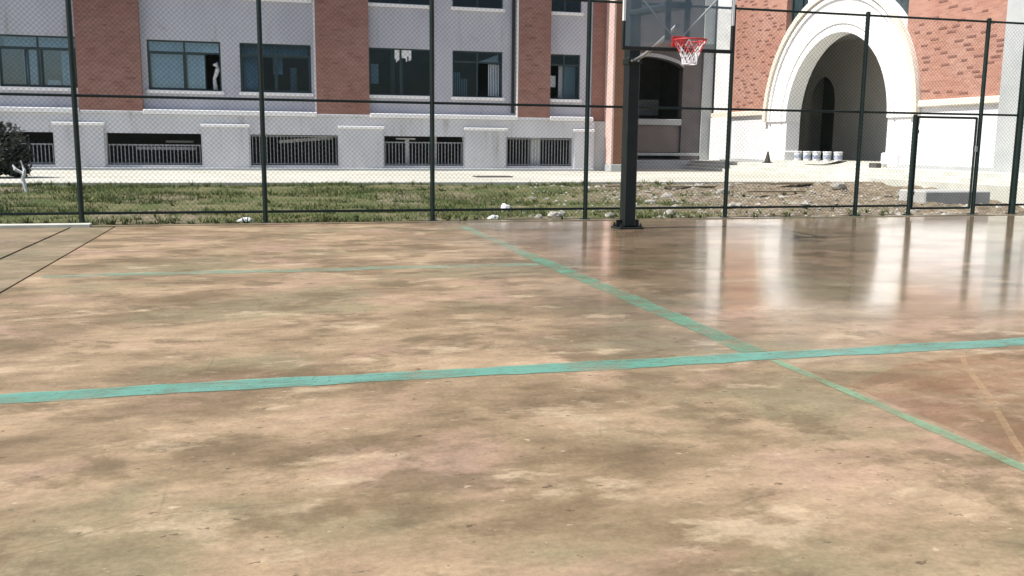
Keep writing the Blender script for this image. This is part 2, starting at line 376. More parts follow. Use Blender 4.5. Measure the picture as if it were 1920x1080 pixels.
def fbm(x, y, seed=0):
    t = 0; a = 1; f = 1
    for k in range(4):
        t += a*math.sin(x*f*1.7+seed*1.3+k*2.1+1.9*math.sin(y*f*0.9+k+seed))*math.cos(y*f*1.9-seed+k*0.7+1.3*math.sin(x*f*0.8+k))
        a *= 0.55; f *= 2.03
    return t

# ================================================================== SETTING
def structure(o): o['kind'] = 'structure'; return o
structure(MB().quad((-700, -700, -0.35), (700, -700, -0.35), (700, 900, -0.35), (-700, 900, -0.35)).build('ground', MT['ground']))
COURT_Y = 17.28
structure(MB().box(-2.535, 45, -30, COURT_Y, -0.2, 0).build('court', MT['court']))
structure(MB().box(-3.245, -2.575, -30, COURT_Y, -0.2, -0.006).build('drain_cover_strip', MT['court_side']))
structure(MB().box(-40, -3.285, -30, COURT_Y, -0.2, -0.003).build('side_pavement', MT['court_side']))
structure(MB().box(-40, 45, -30, COURT_Y-0.01, -0.30, -0.205).build('drain_bed', MT['dark_gap']))
structure(MB().chamfer_box(-40, -2.95, COURT_Y, COURT_Y+0.2, -0.2, 0.055, 0.012).build('kerb', MT['kerb']))
structure(MB().chamfer_box(-2.94, 45, COURT_Y, COURT_Y+0.13, -0.2, 0.018, 0.008).build('court_edge_kerb', MT['court_side']))
# painted lines
Z1, Z2 = 0.004, 0.008
def line_strip(mat, along, u0, u1, v, w0, w1, z=Z1, step=0.09, jit=0.013, seed=1):
    """a painted strip with slightly uneven edges; along 'x' or 'y'"""
    rl = random.Random(seed); b = MB(); n_ = int((u1-u0)/step); ea = eb = 0
    for i in range(n_+1):
        t = i/n_; u = u0+(u1-u0)*t; w = w0+(w1-w0)*t
        ea = 0.7*ea+rl.uniform(-jit, jit); eb = 0.7*eb+rl.uniform(-jit, jit)
        for q in (v-w+ea, v+w+eb): b.v.append((u, q, z) if along == 'x' else (q, u, z))
    b.f = [(2*i, 2*i+2, 2*i+3, 2*i+1) for i in range(n_)]
    return structure(b.build('court_line', mat))
line_strip(MT['line'], 'x', -2.53, 30, 5.775, 0.115, 0.125, seed=2)
line_strip(MT['line_far'], 'y', 5.91, 12.0, 3.45, 0.105, 0.12, seed=3)
line_strip(MT['line_faint'], 'y', 12.01, 16.3, 3.46, 0.11, 0.08, seed=4)
line_strip(MT['line_thin'], 'y', -6, 5.64, 3.45, 0.04, 0.04, jit=0.005, seed=5)
line_strip(MT['line_faint'], 'x', -2.4, 3.31, 11.0, 0.12, 0.14, jit=0.03, seed=6)
b = MB()
pts = [(3.55, -3.0), (3.55, 4.9), (4.2, 5.3), (5.2, 5.5), (9.0, 5.55), (9.0, -3.0)]
b.v = [(x, y, Z1) for x, y in pts]; b.f = [tuple(range(len(pts)))]
structure(b.build('painted_key', MT['key']))
arc = [(4.95, 5.55), (4.64, 5.15), (4.22, 4.48), (3.70, 3.73), (3.52, 3.45)]
b = MB()
for (x0, y0), (x1, y1) in zip(arc, arc[1:]):
    b.quad((x0-0.02, y0, Z2), (x0+0.03, y0, Z2), (x1+0.03, y1, Z2), (x1-0.02, y1, Z2))
structure(b.build('court_line', MT['keyline']))

# grassy bank between fence and paving
def bank_z(x, y):
    t = min(1, max(0, (y-17.6)/7.8)); s = t*t*(3-2*t)
    z = 0.0 + 0.40*s*0.55 + 0.40*t*0.33
    n_ = fbm(x*0.5, y*0.9, 2)*0.05 + fbm(x*1.7, y*2.3, 5)*0.022
    edge = min(1, max(0, (y-17.5)/1.0))
    rub = 1.0 + 1.1*min(1, max(0, (x-8)/4))
    return z + n_*edge*rub*(1 if y < 24.6 else max(0, (25.6-y)))
NX, NY = 260, 36
bx0, bx1, by0, by1 = -30.0, 27.0, 17.33, 25.55
b = MB()
for j in range(NY+1):
    for i in range(NX+1):
        x = bx0+(bx1-bx0)*i/NX; y = by0+(by1-by0)*j/NY
        b.v.append((x, y, bank_z(x, y)))
for j in range(NY):
    for i in range(NX):
        k = j*(NX+1)+i; b.f.append((k, k+1, k+NX+2, k+NX+1))
structure(b.build('grass_bank', MT['bank'], smooth=True))
# grass blades
rg = random.Random(3); b = MB(); cnt = 0
while cnt < 46000:
    x = rg.uniform(-13, 17); y = rg.uniform(17.55, 25.35)
    dens = 0.42+0.85*fbm(x*0.5, y*0.9, 9)+0.35*fbm(x*1.6, y*2.2, 4)
    if x > 6: dens -= (x-6)*0.16
    if y < 18.4: dens -= 0.25
    if rg.random() > dens: continue
    z = bank_z(x, y); h = rg.uniform(0.03, 0.09)*(1.0+1.6*max(0, fbm(x*2.1, y*2.6, 14)-0.55)); a = rg.uniform(0, 6.283); wd = rg.uniform(0.006, 0.014)
    lx, ly = rg.uniform(-0.05, 0.05), rg.uniform(-0.05, 0.05)
    b.tri((x-wd*math.cos(a), y-wd*math.sin(a), z-0.01), (x+wd*math.cos(a), y+wd*math.sin(a), z-0.01), (x+lx, y+ly, z+h)); cnt += 1
for k in range(420):
    x = rg.uniform(-13, 14); y = rg.choice((rg.uniform(17.6, 25.3), rg.uniform(24.6, 25.4), rg.uniform(17.6, 18.3))); hh = rg.uniform(0.07, 0.20)
    for q in range(rg.randint(9, 22)):
        a = rg.uniform(0, 6.283); r0 = rg.uniform(0, 0.06); ln = rg.uniform(0.3, 1.0)*hh; wd = rg.uniform(0.008, 0.02)
        bx, by = x+r0*math.cos(a), y+r0*math.sin(a); z = bank_z(bx, by)-0.01
        b.tri((bx-wd*math.sin(a), by+wd*math.cos(a), z), (bx+wd*math.sin(a), by-wd*math.cos(a), z), (bx+0.7*ln*math.cos(a), by+0.7*ln*math.sin(a), z+ln))
tag(b.build('grass', MT['blade']), 'short dull green grass growing over the bank', 'grass', kind='stuff')
# fine rubble scattered over the dirt
rg = random.Random(11); b = MB()
for k in range(1500):
    x = rg.triangular(5, 19, 14); y = rg.uniform(17.7, 25.3); s = rg.uniform(0.012, 0.05)*(1.8 if rg.random() < 0.08 else 1); z = bank_z(x, y)
    i = len(b.v); q = rg.uniform(0, 3)
    for (px, py, pz) in ((1,0,0),(0,1,0),(-1,0,0),(0,-1,0),(0,0,0.8),(0,0,-0.6)):
        r1 = s*rg.uniform(0.6, 1.3)
        b.v.append((x+r1*(px*math.cos(q)-py*math.sin(q))*1.5, y+r1*(px*math.sin(q)+py*math.cos(q)), z+r1*pz))
    b.f += [(i,i+1,i+4),(i+1,i+2,i+4),(i+2,i+3,i+4),(i+3,i,i+4),(i+1,i,i+5),(i+2,i+1,i+5),(i+3,i+2,i+5),(i,i+3,i+5)]
tag(b.build('rubble', MT['stone']), 'fine pale rubble strewn over the dirt on the right', 'rubble', kind='stuff')
PZ = 0.43
structure(MB().chamfer_box(-40, 18.6, 25.42, 46, -0.2, PZ, 0.015).build('paving', MT['paving']))
structure(MB().chamfer_box(18.6, 18.95, 18.3, 40, -0.2, 0.55, 0.012).build('terrace_step', MT['terrace']))
structure(MB().chamfer_box(18.95, 19.3, 18.1, 40, -0.2, 0.69, 0.012).build('terrace_step', MT['terrace']))
TZ = 0.83
structure(MB().chamfer_box(19.3, 32, 17.9, 44, -0.2, TZ, 0.012).build('terrace', MT['terrace']))

# ================================================================== LEFT BUILDING
def wall_holes(b, u0, u1, z0, z1, holes, d0, d1, P):
    """slab between depths d0 (front) and d1 with rectangular holes; P(u, d, z) -> xyz"""
    us = sorted({u0, u1, *[h[0] for h in holes], *[h[1] for h in holes]}); zs = sorted({z0, z1, *[h[2] for h in holes], *[h[3] for h in holes]})
    us = [u for u in us if u0 <= u <= u1]; zs = [z for z in zs if z0 <= z <= z1]
    for a, c in zip(us, us[1:]):
        for e, f in zip(zs, zs[1:]):
            mu, mz = (a+c)/2, (e+f)/2
            if any(h[0] < mu < h[1] and h[2] < mz < h[3] for h in holes): continue
            for d in (d0, d1): b.quad(P(a, d, e), P(c, d, e), P(c, d, f), P(a, d, f))
    for h in holes:
        a, c, e, f = h
        for (p, q) in (((a, e), (c, e)), ((c, e), (c, f)), ((c, f), (a, f)), ((a, f), (a, e))):
            b.quad(P(p[0], d0, p[1]), P(q[0], d0, q[1]), P(q[0], d1, q[1]), P(p[0], d1, p[1]))
    for (p, q) in (((u0, z0), (u1, z0)), ((u1, z0), (u1, z1)), ((u1, z1), (u0, z1)), ((u0, z1), (u0, z0))):
        b.quad(P(p[0], d0, p[1]), P(q[0], d0, q[1]), P(q[0], d1, q[1]), P(p[0], d1, p[1]))
    return b
PX = lambda u, d, z: (u, d, z)      # facades that run along X
PY = lambda u, d, z: (d, u, z)      # facades that run along Y

SB = thing('school_building', 'long grey-white building with red brick piers and teal windows behind the fence', 'building', (2.0, 36.0, PZ))
YB, YP = 36.0, 35.74
ROOF = 9.1
BX0, BX1 = -18.0, 13.5
WIN = [(-8.75, -6.25, 'blind'), (-3.92, -1.40, 'curtain'), (-0.73, 1.83, 'dark'), (3.98, 6.42, 'paper'), (7.22, 9.24, 'rails'), (11.14, 12.48, 'panel')]
WIN_L = [(-13.9, -11.5, 'dark')]
Z1A, Z1B, Z2A, Z2B = 3.30, 5.07, 6.70, 8.45
VENT = [(-10.3, -7.12), (-5.40, -2.18), (-0.45, 2.75), (4.50, 7.62), (9.36, 12.12)]
VA, VB = 0.62, 1.75
holes = [(a, c, Z1A, Z1B) for a, c, k in WIN+WIN_L] + [(a, c, Z2A, Z2B) for a, c, k in WIN+WIN_L]
wall_holes(MB(), BX0, BX1, 2.45, ROOF, holes, YB, YB+0.28, PX).build('wall', MT['grey_wall'], SB)
wall_holes(MB(), BX0, 13.05, PZ-0.1, 2.42, [(a, c, VA, VB) for a, c in VENT], YP, YP+0.34, PX).build('plinth', MT['plinth'], SB)
MB().box(BX0, BX1, YB+0.3, YB+10, ROOF-0.3, ROOF-0.02).build('roof', MT['paving'], SB)
MB().chamfer_box(BX0-0.1, BX1+0.02, YB-0.42, YB+0.5, ROOF, ROOF+0.35, 0.03).build('cornice', MT['trim'], SB)
# side and back walls, floors inside
b = MB(); b.box(BX0, BX0+0.25, YB+0.29, YB+10, PZ, ROOF-0.31); b.box(BX1-0.25, BX1, YB+0.29, YB+10, PZ, ROOF-0.31); b.box(BX0+0.26, BX1-0.26, YB+9.7, YB+10, PZ, ROOF-0.31)
b.build('side_wall', MT['grey_wall'], SB)
for z in (2.46, 5.9): MB().box(BX0+0.26, BX1-0.26, YB+0.30, YB+9.69, z, z+0.18).build('floor_slab', MT['interior_dark'], SB)
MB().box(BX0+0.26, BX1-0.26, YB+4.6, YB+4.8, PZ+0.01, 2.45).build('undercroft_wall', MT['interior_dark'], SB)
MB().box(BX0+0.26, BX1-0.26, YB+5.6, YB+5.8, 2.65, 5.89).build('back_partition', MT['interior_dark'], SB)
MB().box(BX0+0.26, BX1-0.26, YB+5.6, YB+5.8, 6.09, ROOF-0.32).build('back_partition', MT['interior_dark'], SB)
# ledge over the plinth, broken at the piers
PIERS = [(-6.22, -4.12), (2.0, 3.95), (9.80, 11.13)]
edges = [BX0] + [e for a, c in PIERS for e in (a-0.01, c+0.01)] + [12.97]
for a, c in zip(edges[::2], edges[1::2]):
    MB().chamfer_box(a, c, YP-0.10, YB-0.003, 2.43, 2.60, 0.02).build('ledge', MT['trim'], SB)
for a, c in PIERS: MB().chamfer_box(a-0.008, c+0.008, YP-0.06, YB-0.003, 2.424, 2.535, 0.015).build('pier_base', MT['plinth'], SB)
# pilasters of the plinth with caps
for a, c in ((-7.09, -5.43), (-2.15, -0.48), (2.78, 4.47), (7.65, 9.33), (12.15, 12.98), (-12.2, -10.33)):
    MB().box(a+0.03, c-0.03, YP-0.09, YP-0.002, PZ+0.05, 2.0).build('pilaster', MT['plinth'], SB)
    MB().chamfer_box(a-0.03, c+0.03, YP-0.16, YP-0.002, 2.003, 2.11, 0.02).build('pilaster_cap', MT['trim'], SB)
MB().chamfer_box(BX0, 13.0, YP-0.22, YP-0.004, PZ-0.05, PZ+0.10, 0.02).build('plinth_foot', MT['pilaster'], SB)
# brick piers with proud dark bricks
def brick_mesh(name, l, h, d, along):
    b = MB()
    if along == 'x': b.chamfer_box(-l/2, l/2, -d, 0.01, -h/2, h/2, 0.006)
    else: b.chamfer_box(-d, 0.01, -l/2, l/2, -h/2, h/2, 0.006)
    me = b.mesh(name); me.materials.append(MT['dark_brick']); return me
BRX = [brick_mesh('brick', l, 0.062, 0.012, 'x') for l in (0.22, 0.26, 0.34)]
BRY = [brick_mesh('brick', l, 0.07, 0.012, 'y') for l in (0.24, 0.30, 0.38)]
rg = random.Random(21)
def scatter_bricks(parent, n, u0, u1, z0, z1, place, meshes, ok=lambda u, z: True):
    used = []; tries = 0; k = 0
    while k < n and tries < n*40:
        tries += 1
        z = round(rg.uniform(z0, z1)/0.075)*0.075; u = rg.uniform(u0+0.22, u1-0.22)
        if not ok(u, z) or any(abs(u-a) < 0.5 and abs(z-c) < 0.12 for a, c in used): continue
        used.append((u, z)); inst(rg.choice(meshes), 'brick', parent, place(u, z)); k += 1
for (a, c), nb in zip(PIERS, (30, 28, 18)):
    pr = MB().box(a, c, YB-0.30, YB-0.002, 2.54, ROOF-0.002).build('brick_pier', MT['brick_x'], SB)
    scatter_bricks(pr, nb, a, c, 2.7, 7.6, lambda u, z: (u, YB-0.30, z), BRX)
# brick return and the lit corner pier
MB().box(12.98, 13.62, YB-0.05, YB-0.002, 2.44, ROOF-0.002).build('brick_return', MT['brick_x'], SB)
MB().box(13.06, 13.60, YP+0.05, YB-0.01, PZ, 2.435).build('stone_return', MT['pilaster'], SB)
MB().box(13.54, 13.617, 35.07, YB-0.053, 0.73, ROOF-0.01).build('sunlit_face_strip', MT['lit_pink'], SB)  # pale strip puts the sunlight on this pier face into its colour
cp = MB().box(13.62, 14.32, 35.05, 38.5, 0.72, ROOF).build('corner_pier', MT['brick_brown'], SB)
MB().chamfer_box(13.5, 14.5, 34.95, 38.5, PZ, 0.72, 0.02).build('pier_foot', MT['pilaster'], SB)
MB().tube([(9.64, YB-0.09, 2.7), (9.64, YB-0.09, ROOF)], 0.06, 10).build('downpipe', MT['black'], SB)
b = MB(); b.box(9.755, 9.795, YB-0.30, YB-0.003, 2.61, ROOF-0.004); b.build('pier_edge_strip', MT['trim'], SB)
b = MB(); b.box(1.93, 1.995, YB-0.16, YB-0.003, 2.61, ROOF-0.004); b.build('pier_edge_strip', MT['trim'], SB)
# windows
def window(a, c, z0, z1, kind, lite=False):
    W = MB().chamfer_box(a-0.06, c+0.06, YB-0.10, YB+0.10, z0-0.115, z0-0.001, 0.012).build('window', MT['trim'], SB)
    W.name = 'window'
    yf0, yf1 = YB+0.10, YB+0.16
    f = 0.055; tz = z1-0.42; mid = (a+c)/2
    b = MB(); b.box(a, a+f, yf0, yf1, z0, z1); b.box(c-f, c, yf0, yf1, z0, z1); b.box(a+f, c-f, yf0, yf1, z0, z0+f); b.box(a+f, c-f, yf0, yf1, z1-f, z1)
    if kind != 'paper':
        b.box(a+f, c-f, yf0-0.004, yf1+0.004, tz-0.03, tz+0.03); b.box(mid-0.03, mid+0.03, yf0+0.004, yf1-0.004, z0+f, z1-f)
    else:
        b.box(mid-0.02, mid+0.03, yf0+0.004, yf1-0.004, z0+f, z1-f)
    b.build('frame', MT['frame'], W)
    g = MT['glass'] if kind in ('blind', 'curtain') else MT['glass_dim']
    def pane(x0, x1, za, zb, y=None):
        y = y or (yf0+yf1)/2
        MB().box(x0, x1, y-0.004, y+0.004, za, zb).build('pane', g, W)
    def sash(x0, x1, y):
        s = MB(); s.box(x0, x0+0.04, y-0.015, y+0.015, z0+f, tz-0.03); s.box(x1-0.04, x1, y-0.015, y+0.015, z0+f, tz-0.03)
        s.box(x0+0.04, x1-0.04, y-0.015, y+0.015, z0+f, z0+f+0.04); s.box(x0+0.04, x1-0.04, y-0.015, y+0.015, tz-0.07, tz-0.03)
        s.build('sash', MT['frame'], W); pane(x0+0.04, x1-0.04, z0+f+0.04, tz-0.07, y)
    if kind != 'paper':
        pane(a+f, mid-0.03, tz+0.03, z1-f); pane(mid+0.03, c-f, tz+0.03, z1-f)
    if lite:
        pane(a+f, c-f, z0+f, tz-0.03); return W
    def drape(x0, x1, y, za, zb, mat, nm='curtain', amp=0.03, wl=0.14):
        n_ = max(6, int((x1-x0)/wl*6)); b = MB(); i0 = 0
        for i in range(n_+1):
            x = x0+(x1-x0)*i/n_; yy = y+amp*math.sin(2*math.pi*(x-x0)/wl)
            for z in (za, zb):
                b.v += [(x, yy, z), (x, yy+0.008, z)]
        for i in range(n_):
            k = i*4
            b.f += [(k, k+4, k+6, k+2), (k+1, k+3, k+7, k+5), (k+2, k+6, k+7, k+3)]
        b.build(nm, mat, W, smooth=True)
    if kind == 'blind':
        sash(a+f, mid-0.4, yf0+0.01); sash(mid-0.35, mid+0.1, yf0+0.045); sash(mid+0.12, c-f, yf0+0.01)
        drape(a+0.75, mid-0.1, YB+0.30, z0+0.05, tz, MT['curtain']); drape(c-0.55, c-0.1, YB+0.32, z0+0.05, z1-0.1, MT['curtain'])
        drape(a+0.1, c-0.1, YB+0.45, tz-0.02, z1, MT['curtain'], 'pelmet')
        MB().chamfer_box(mid+0.2, mid+0.62, YB+0.30, YB+0.6, z0+0.02, z0+0.27, 0.02).build('sill_box', MT['plastic'], W)
    elif kind == 'curtain':
        sash(a+f, mid-0.02, yf0+0.01); sash(mid+0.02, mid+0.72, yf0+0.045)
        drape(a+0.12, mid-0.06, YB+0.30, z0+0.06, tz, MT['curtain']); drape(mid+0.1, mid+0.70, YB+0.30, z0+0.06, tz, MT['curtain'])
        drape(a+0.08, c-0.08, YB+0.42, tz, z1, MT['curtain'], 'pelmet')
        MB().tube([(c-0.28, YB+0.3, z0+0.95), (c-0.17, YB+0.28, z0+1.0), (c-0.13, YB+0.27, z0+0.8), (c-0.26, YB+0.28, z0+0.45), (c-0.22, YB+0.3, z0+0.02)], [0.05, 0.10, 0.09, 0.06, 0.10], 10).build('tied_curtain', MT['cloth_white'], W, smooth=True)
    elif kind == 'dark':
        sash(a+f, mid-0.02, yf0+0.01); sash(mid+0.02, c-f, yf0+0.045)
        drape(a+0.12, a+0.62, YB+0.32, z0+0.05, tz, MT['curtain'])
        drape(a+0.08, c-0.08, YB+0.42, tz, z1, MT['curtain'], 'pelmet'); drape(mid-0.1, mid+0.25, YB+0.5, z0+0.7, tz, MT['curtain'])
        MB().tube([(a+1.95, YB+1.2, 2.65), (a+1.95, YB+1.2, z0+1.0)], 0.14, 10).build('inner_post', MT['curtain'], W)
    elif kind == 'paper':
        pane(a+f, mid-0.02, z0+f, z1-f); pane(mid+0.03, c-f, z0+f, z1-f)
        b = MB()
        for x0, x1, zz in ((mid-0.22, mid-0.04, z1-0.48), (mid+0.05, mid+0.42, z1-0.42)):
            n_ = 7
            for i in range(n_):
                xa = x0+(x1-x0)*i/n_; xb = x0+(x1-x0)*(i+1)/n_; zl = zz+rg.uniform(-0.08, 0.14)
                b.box(xa, xb-0.001, yf0-0.014, yf0-0.010, zl, z1-f-0.002)
        b.build('torn_paper', MT['cloth_white'], W)
        MB().box(a+0.12, a+0.42, YB+0.5, YB+0.55, z0+0.45, z0+1.2).build('notice_board', MT['cloth_white'], W)
        for x in (mid+0.2, mid-0.14): MB().box(x-0.07, x+0.10, YB+1.4, YB+1.6, 2.65, 5.89).build('inner_post', MT['interior'], W)
    elif kind == 'rails':
        pane(a+f, mid-0.03, z0+f, tz-0.03); 
        for k in range(8):
            x = a+0.10+k*0.072; MB().box(x, x+0.028, YB+0.25, YB+0.28, z0+0.02, z0+0.72 if k > 3 else z0+0.95).build('baluster', MT['curtain'], W)
        for k in range(7):
            x = c-0.52+k*0.068; MB().box(x, x+0.028, YB+0.25, YB+0.28, z0+0.02, tz-0.05).build('baluster', MT['curtain'], W)
        b = MB(); b.v = [(mid+0.03, YB+0.3, tz+0.02), (c-0.1, YB+0.3, tz+0.02), (c-0.1, YB+0.3, z1-0.06), (mid+0.45, YB+0.3, tz+0.16)]; b.f = [(0,1,2,3)]
        b.build('stair_soffit', MT['cloth_white'], W)
    elif kind == 'panel':
        MB().box(mid-0.12, c-0.08, YB+0.4, YB+0.45, z0+0.03, tz-0.02).build('inner_panel', MT['plinth'], W)
        MB().box(a+0.08, a+0.45, YB+0.5, YB+0.55, z0+0.5, z0+0.95).build('notice_board', MT['cloth_white'], W)
        pane(mid+0.03, c-f, z0+f, tz-0.03)
    return W
for a, c, k in WIN: window(a, c, Z1A, Z1B, k)
for a, c, k in WIN_L: window(a, c, Z1A, Z1B, 'dark')
for a, c, k in WIN+WIN_L: window(a, c, Z2A, Z2B, 'dark', True)
# undercroft railings: every baluster its own piece
BAL = MB().box(-0.014, 0.014, -0.014, 0.014, 0, 1).mesh('baluster'); BAL.materials.append(MT['grey_metal'])
for vi, (a, c) in enumerate(VENT):
    ht = (VB-VA-0.14) if vi in (2, 4) else (0.80 if vi == 3 else 0.62)
    b = MB(); b.box(a+0.02, c-0.02, YP+0.16, YP+0.20, VA+0.03, VA+0.07); b.box(a+0.02, c-0.02, YP+0.155, YP+0.205, VA+0.07+ht, VA+0.115+ht)
    rail = b.build('vent_railing', MT['grey_metal'], SB)
    n_ = int((c-a)/0.125)
    for k in range(n_):
        x = a+0.07+(c-a-0.14)*k/(n_-1)
        inst(BAL, 'baluster', rail, (x, YP+0.18, VA+0.07), scale=(1, 1, ht))
b = MB(); b.box(-4.6, -2.5, YB+1.2, YB+1.4, 1.15, 1.26); b.box(-3.6, -2.6, YB+1.8, YB+2.0, 1.42, 1.50); b.build('stair_rail', MT['white'], SB)
b = MB(); b.box(10.5, 10.9, YB+0.25, YB+0.5, PZ, 2.3); b.build('undercroft_post', MT['cloth_white'], SB)
MB().box(5.4, 5.55, YB+0.4, YB+0.55, PZ, 1.62).build('undercroft_post', MT['white'], SB); MB().box(6.55, 6.66, YB+0.4, YB+0.5, PZ, 2.4).build('undercroft_post', MT['white'], SB); MB().box(5.05, 5.8, YB+0.38, YB+0.57, 1.622, 1.68).build('post_head', MT['white'], SB)
b = MB(); b.v = [(0.6, YB+0.9, 1.55), (2.6, YB+0.9, 1.72), (2.6, YB+0.9, 1.60), (0.6, YB+0.9, 1.43)]; b.f = [(0,1,2,3)]; b.build('stair_string', MT['white'], SB)

# ================================================================== LINK BUILDING (set back, in the corner)
LK = thing('link_building', 'dim recessed hall between the brown corner pier and the white arched wing', 'building', (17.2, 40.0, PZ))
YL = 40.0
def link_wall():
    b = MB(); x0, x1, zt = 14.33, 20.50, 9.8
    ox0, ox1, oz0 = 15.3, 18.9, 0.86
    cz, cr = 5.05, 0.45
    P = PX
    # wall left, right and the arched head over the wide opening
    for d in (YL, YL+0.4):
        b.quad(P(x0, d, PZ), P(ox0, d, PZ), P(ox0, d, zt), P(x0, d, zt)); b.quad(P(ox1, d, PZ), P(x1, d, PZ), P(x1, d, zt), P(ox1, d, zt))
        b.quad(P(ox0, d, PZ), P(ox1, d, PZ), P(ox1, d, oz0), P(ox0, d, oz0))
    n_ = 16; zz = lambda x: cz+cr*math.sin(math.pi*(x-ox0)/(ox1-ox0))**0.7 if ox0 < x < ox1 else cz
    for i in range(n_):
        xa = ox0+(ox1-ox0)*i/n_; xb = ox0+(ox1-ox0)*(i+1)/n_
        for d in (YL, YL+0.4): b.quad(P(xa, d, zz(xa)), P(xb, d, zz(xb)), P(xb, d, zt), P(xa, d, zt))
        b.quad(P(xa, YL, zz(xa)), P(xb, YL, zz(xb)), P(xb, YL+0.4, zz(xb)), P(xa, YL+0.4, zz(xa)))
    for x in (ox0, ox1): b.quad(P(x, YL, oz0), P(x, YL+0.4, oz0), P(x, YL+0.4, cz), P(x, YL, cz))
    b.quad(P(ox0, YL, oz0), P(ox1, YL, oz0), P(ox1, YL+0.4, oz0), P(ox0, YL+0.4, oz0))
    b.quad(P(x0, YL, zt), P(x1, YL, zt), P(x1, YL+0.4, zt), P(x0, YL+0.4, zt))
    return b, zz, ox0, ox1
b, zz, ox0, ox1 = link_wall(); b.build('wall', MT['link_shade'], LK)
MB().box(19.88, 20.38, YL-0.10, YL-0.004, PZ, 9.78).build('pilaster', MT['pilaster'], LK)
b = MB(); n_ = 16
for i in range(n_):
    xa = ox0+(ox1-ox0)*i/n_; xb = ox0+(ox1-ox0)*(i+1)/n_; za, zb = zz(xa), zz(xb)
    b.quad((xa, YL-0.08, za), (xb, YL-0.08, zb), (xb, YL-0.08, zb+0.16), (xa, YL-0.08, za+0.16))
    b.quad((xa, YL-0.08, za), (xb, YL-0.08, zb), (xb, YL-0.002, zb), (xa, YL-0.002, za)); b.quad((xa, YL-0.08, za+0.16), (xb, YL-0.08, zb+0.16), (xb, YL-0.002, zb+0.16), (xa, YL-0.002, za+0.16))
b.build('arch_moulding', MT['pilaster'], LK)
b = MB(); b.box(14.4, 20.4, YL+6, YL+6.2, PZ, 6.5); b.box(14.34, 14.5, YL+0.41, YL+5.99, PZ, 6.5); b.box(20.35, 20.49, YL+0.41, YL+5.99, PZ, 6.5); b.box(14.51, 20.34, YL+0.42, YL+5.99, 6.2, 6.5)
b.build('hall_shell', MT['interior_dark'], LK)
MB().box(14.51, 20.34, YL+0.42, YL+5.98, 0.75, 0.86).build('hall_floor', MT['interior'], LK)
MB().box(15.32, 18.88, YL+0.10, YL+0.25, 1.18, 2.41).build('parapet', MT['link_shade2'], LK)
MB().chamfer_box(15.31, 18.89, YL-0.05, YL+0.30, 2.42, 2.70, 0.02).build('parapet_coping', MT['pilaster'], LK)
MB().box(15.32, 18.88, YL+2.6, YL+2.75, 2.95, 3.70).build('landing_parapet', MT['interior'], LK)
for i in range(3): MB().chamfer_box(14.6, 20.3, YL-0.35*(3-i), YL-0.003, PZ+0.13*i, PZ+0.13*(i+1)-0.003, 0.01).build('step', MT['pilaster'], LK)
MB().chamfer_box(14.5, 19.87, YL-0.06, YL-0.003, 1.02, 1.15, 0.01).build('base_band', MT['pilaster'], LK)
MB().box(14.34, 20.4, YL+0.41, YL+6, 9.5, 9.8).build('roof', MT['paving'], LK)
MB().box(14.34, 20.4, YL-0.12, YL-0.004, 5.9, 6.15).build('string_course', MT['link_shade2'], LK)

# ================================================================== ARCHED WING (faces left, in full sun)
WG = thing('arched_wing', 'sunlit red brick wing with a big white round arch and white base', 'building', (21.0, 30.4, TZ))
XW, XW2 = 20.5, 21.1
CY, CZ, R0, R1 = 30.4, 2.5, 3.15, 4.75
WY0, WY1, WTOP = 19.6, 40.0, 11.0
PF = 0.95                          # porch floor
def arc_z(y, r): 
    d = abs(y-CY); return CZ+math.sqrt(max(0, r*r-d*d)) if d < r else CZ
def band(b, ys, zlo, zhi, x0, x1):
    """solid between two height curves over a list of y stations"""
    for ya, yb in zip(ys, ys[1:]):
        la, lb, ha, hb = zlo(ya), zlo(yb), zhi(ya), zhi(yb)
        for x in (x0, x1): b.quad((x, ya, la), (x, yb, lb), (x, yb, hb), (x, ya, ha))
        b.quad((x0, ya, la), (x0, yb, lb), (x1, yb, lb), (x1, ya, la)); b.quad((x0, ya, ha), (x0, yb, hb), (x1, yb, hb), (x1, ya, ha))
    for y in (ys[0], ys[-1]): b.quad((x0, y, zlo(y)), (x1, y, zlo(y)), (x1, y, zhi(y)), (x0, y, zhi(y)))
    return b
def ring(b, ra, rb, x0, x1, n=48, cz=CZ):
    p = []
    for i in range(n+1):
        q = math.pi*i/n; c_, s_ = math.cos(q), math.sin(q)
        p.append(((CY+ra*c_, cz+ra*s_), (CY+rb*c_, cz+rb*s_)))
    for (a, c), (d, e) in zip(p, p[1:]):
        for x in (x0, x1): b.quad((x, *a), (x, *d), (x, *e), (x, *c))
        b.quad((x0, *a), (x0, *d), (x1, *d), (x1, *a)); b.quad((x0, *c), (x0, *e), (x1, *e), (x1, *c))
    for a, c in (p[0], p[-1]): b.quad((x0, *a), (x0, *c), (x1, *c), (x1, *a))
    return b
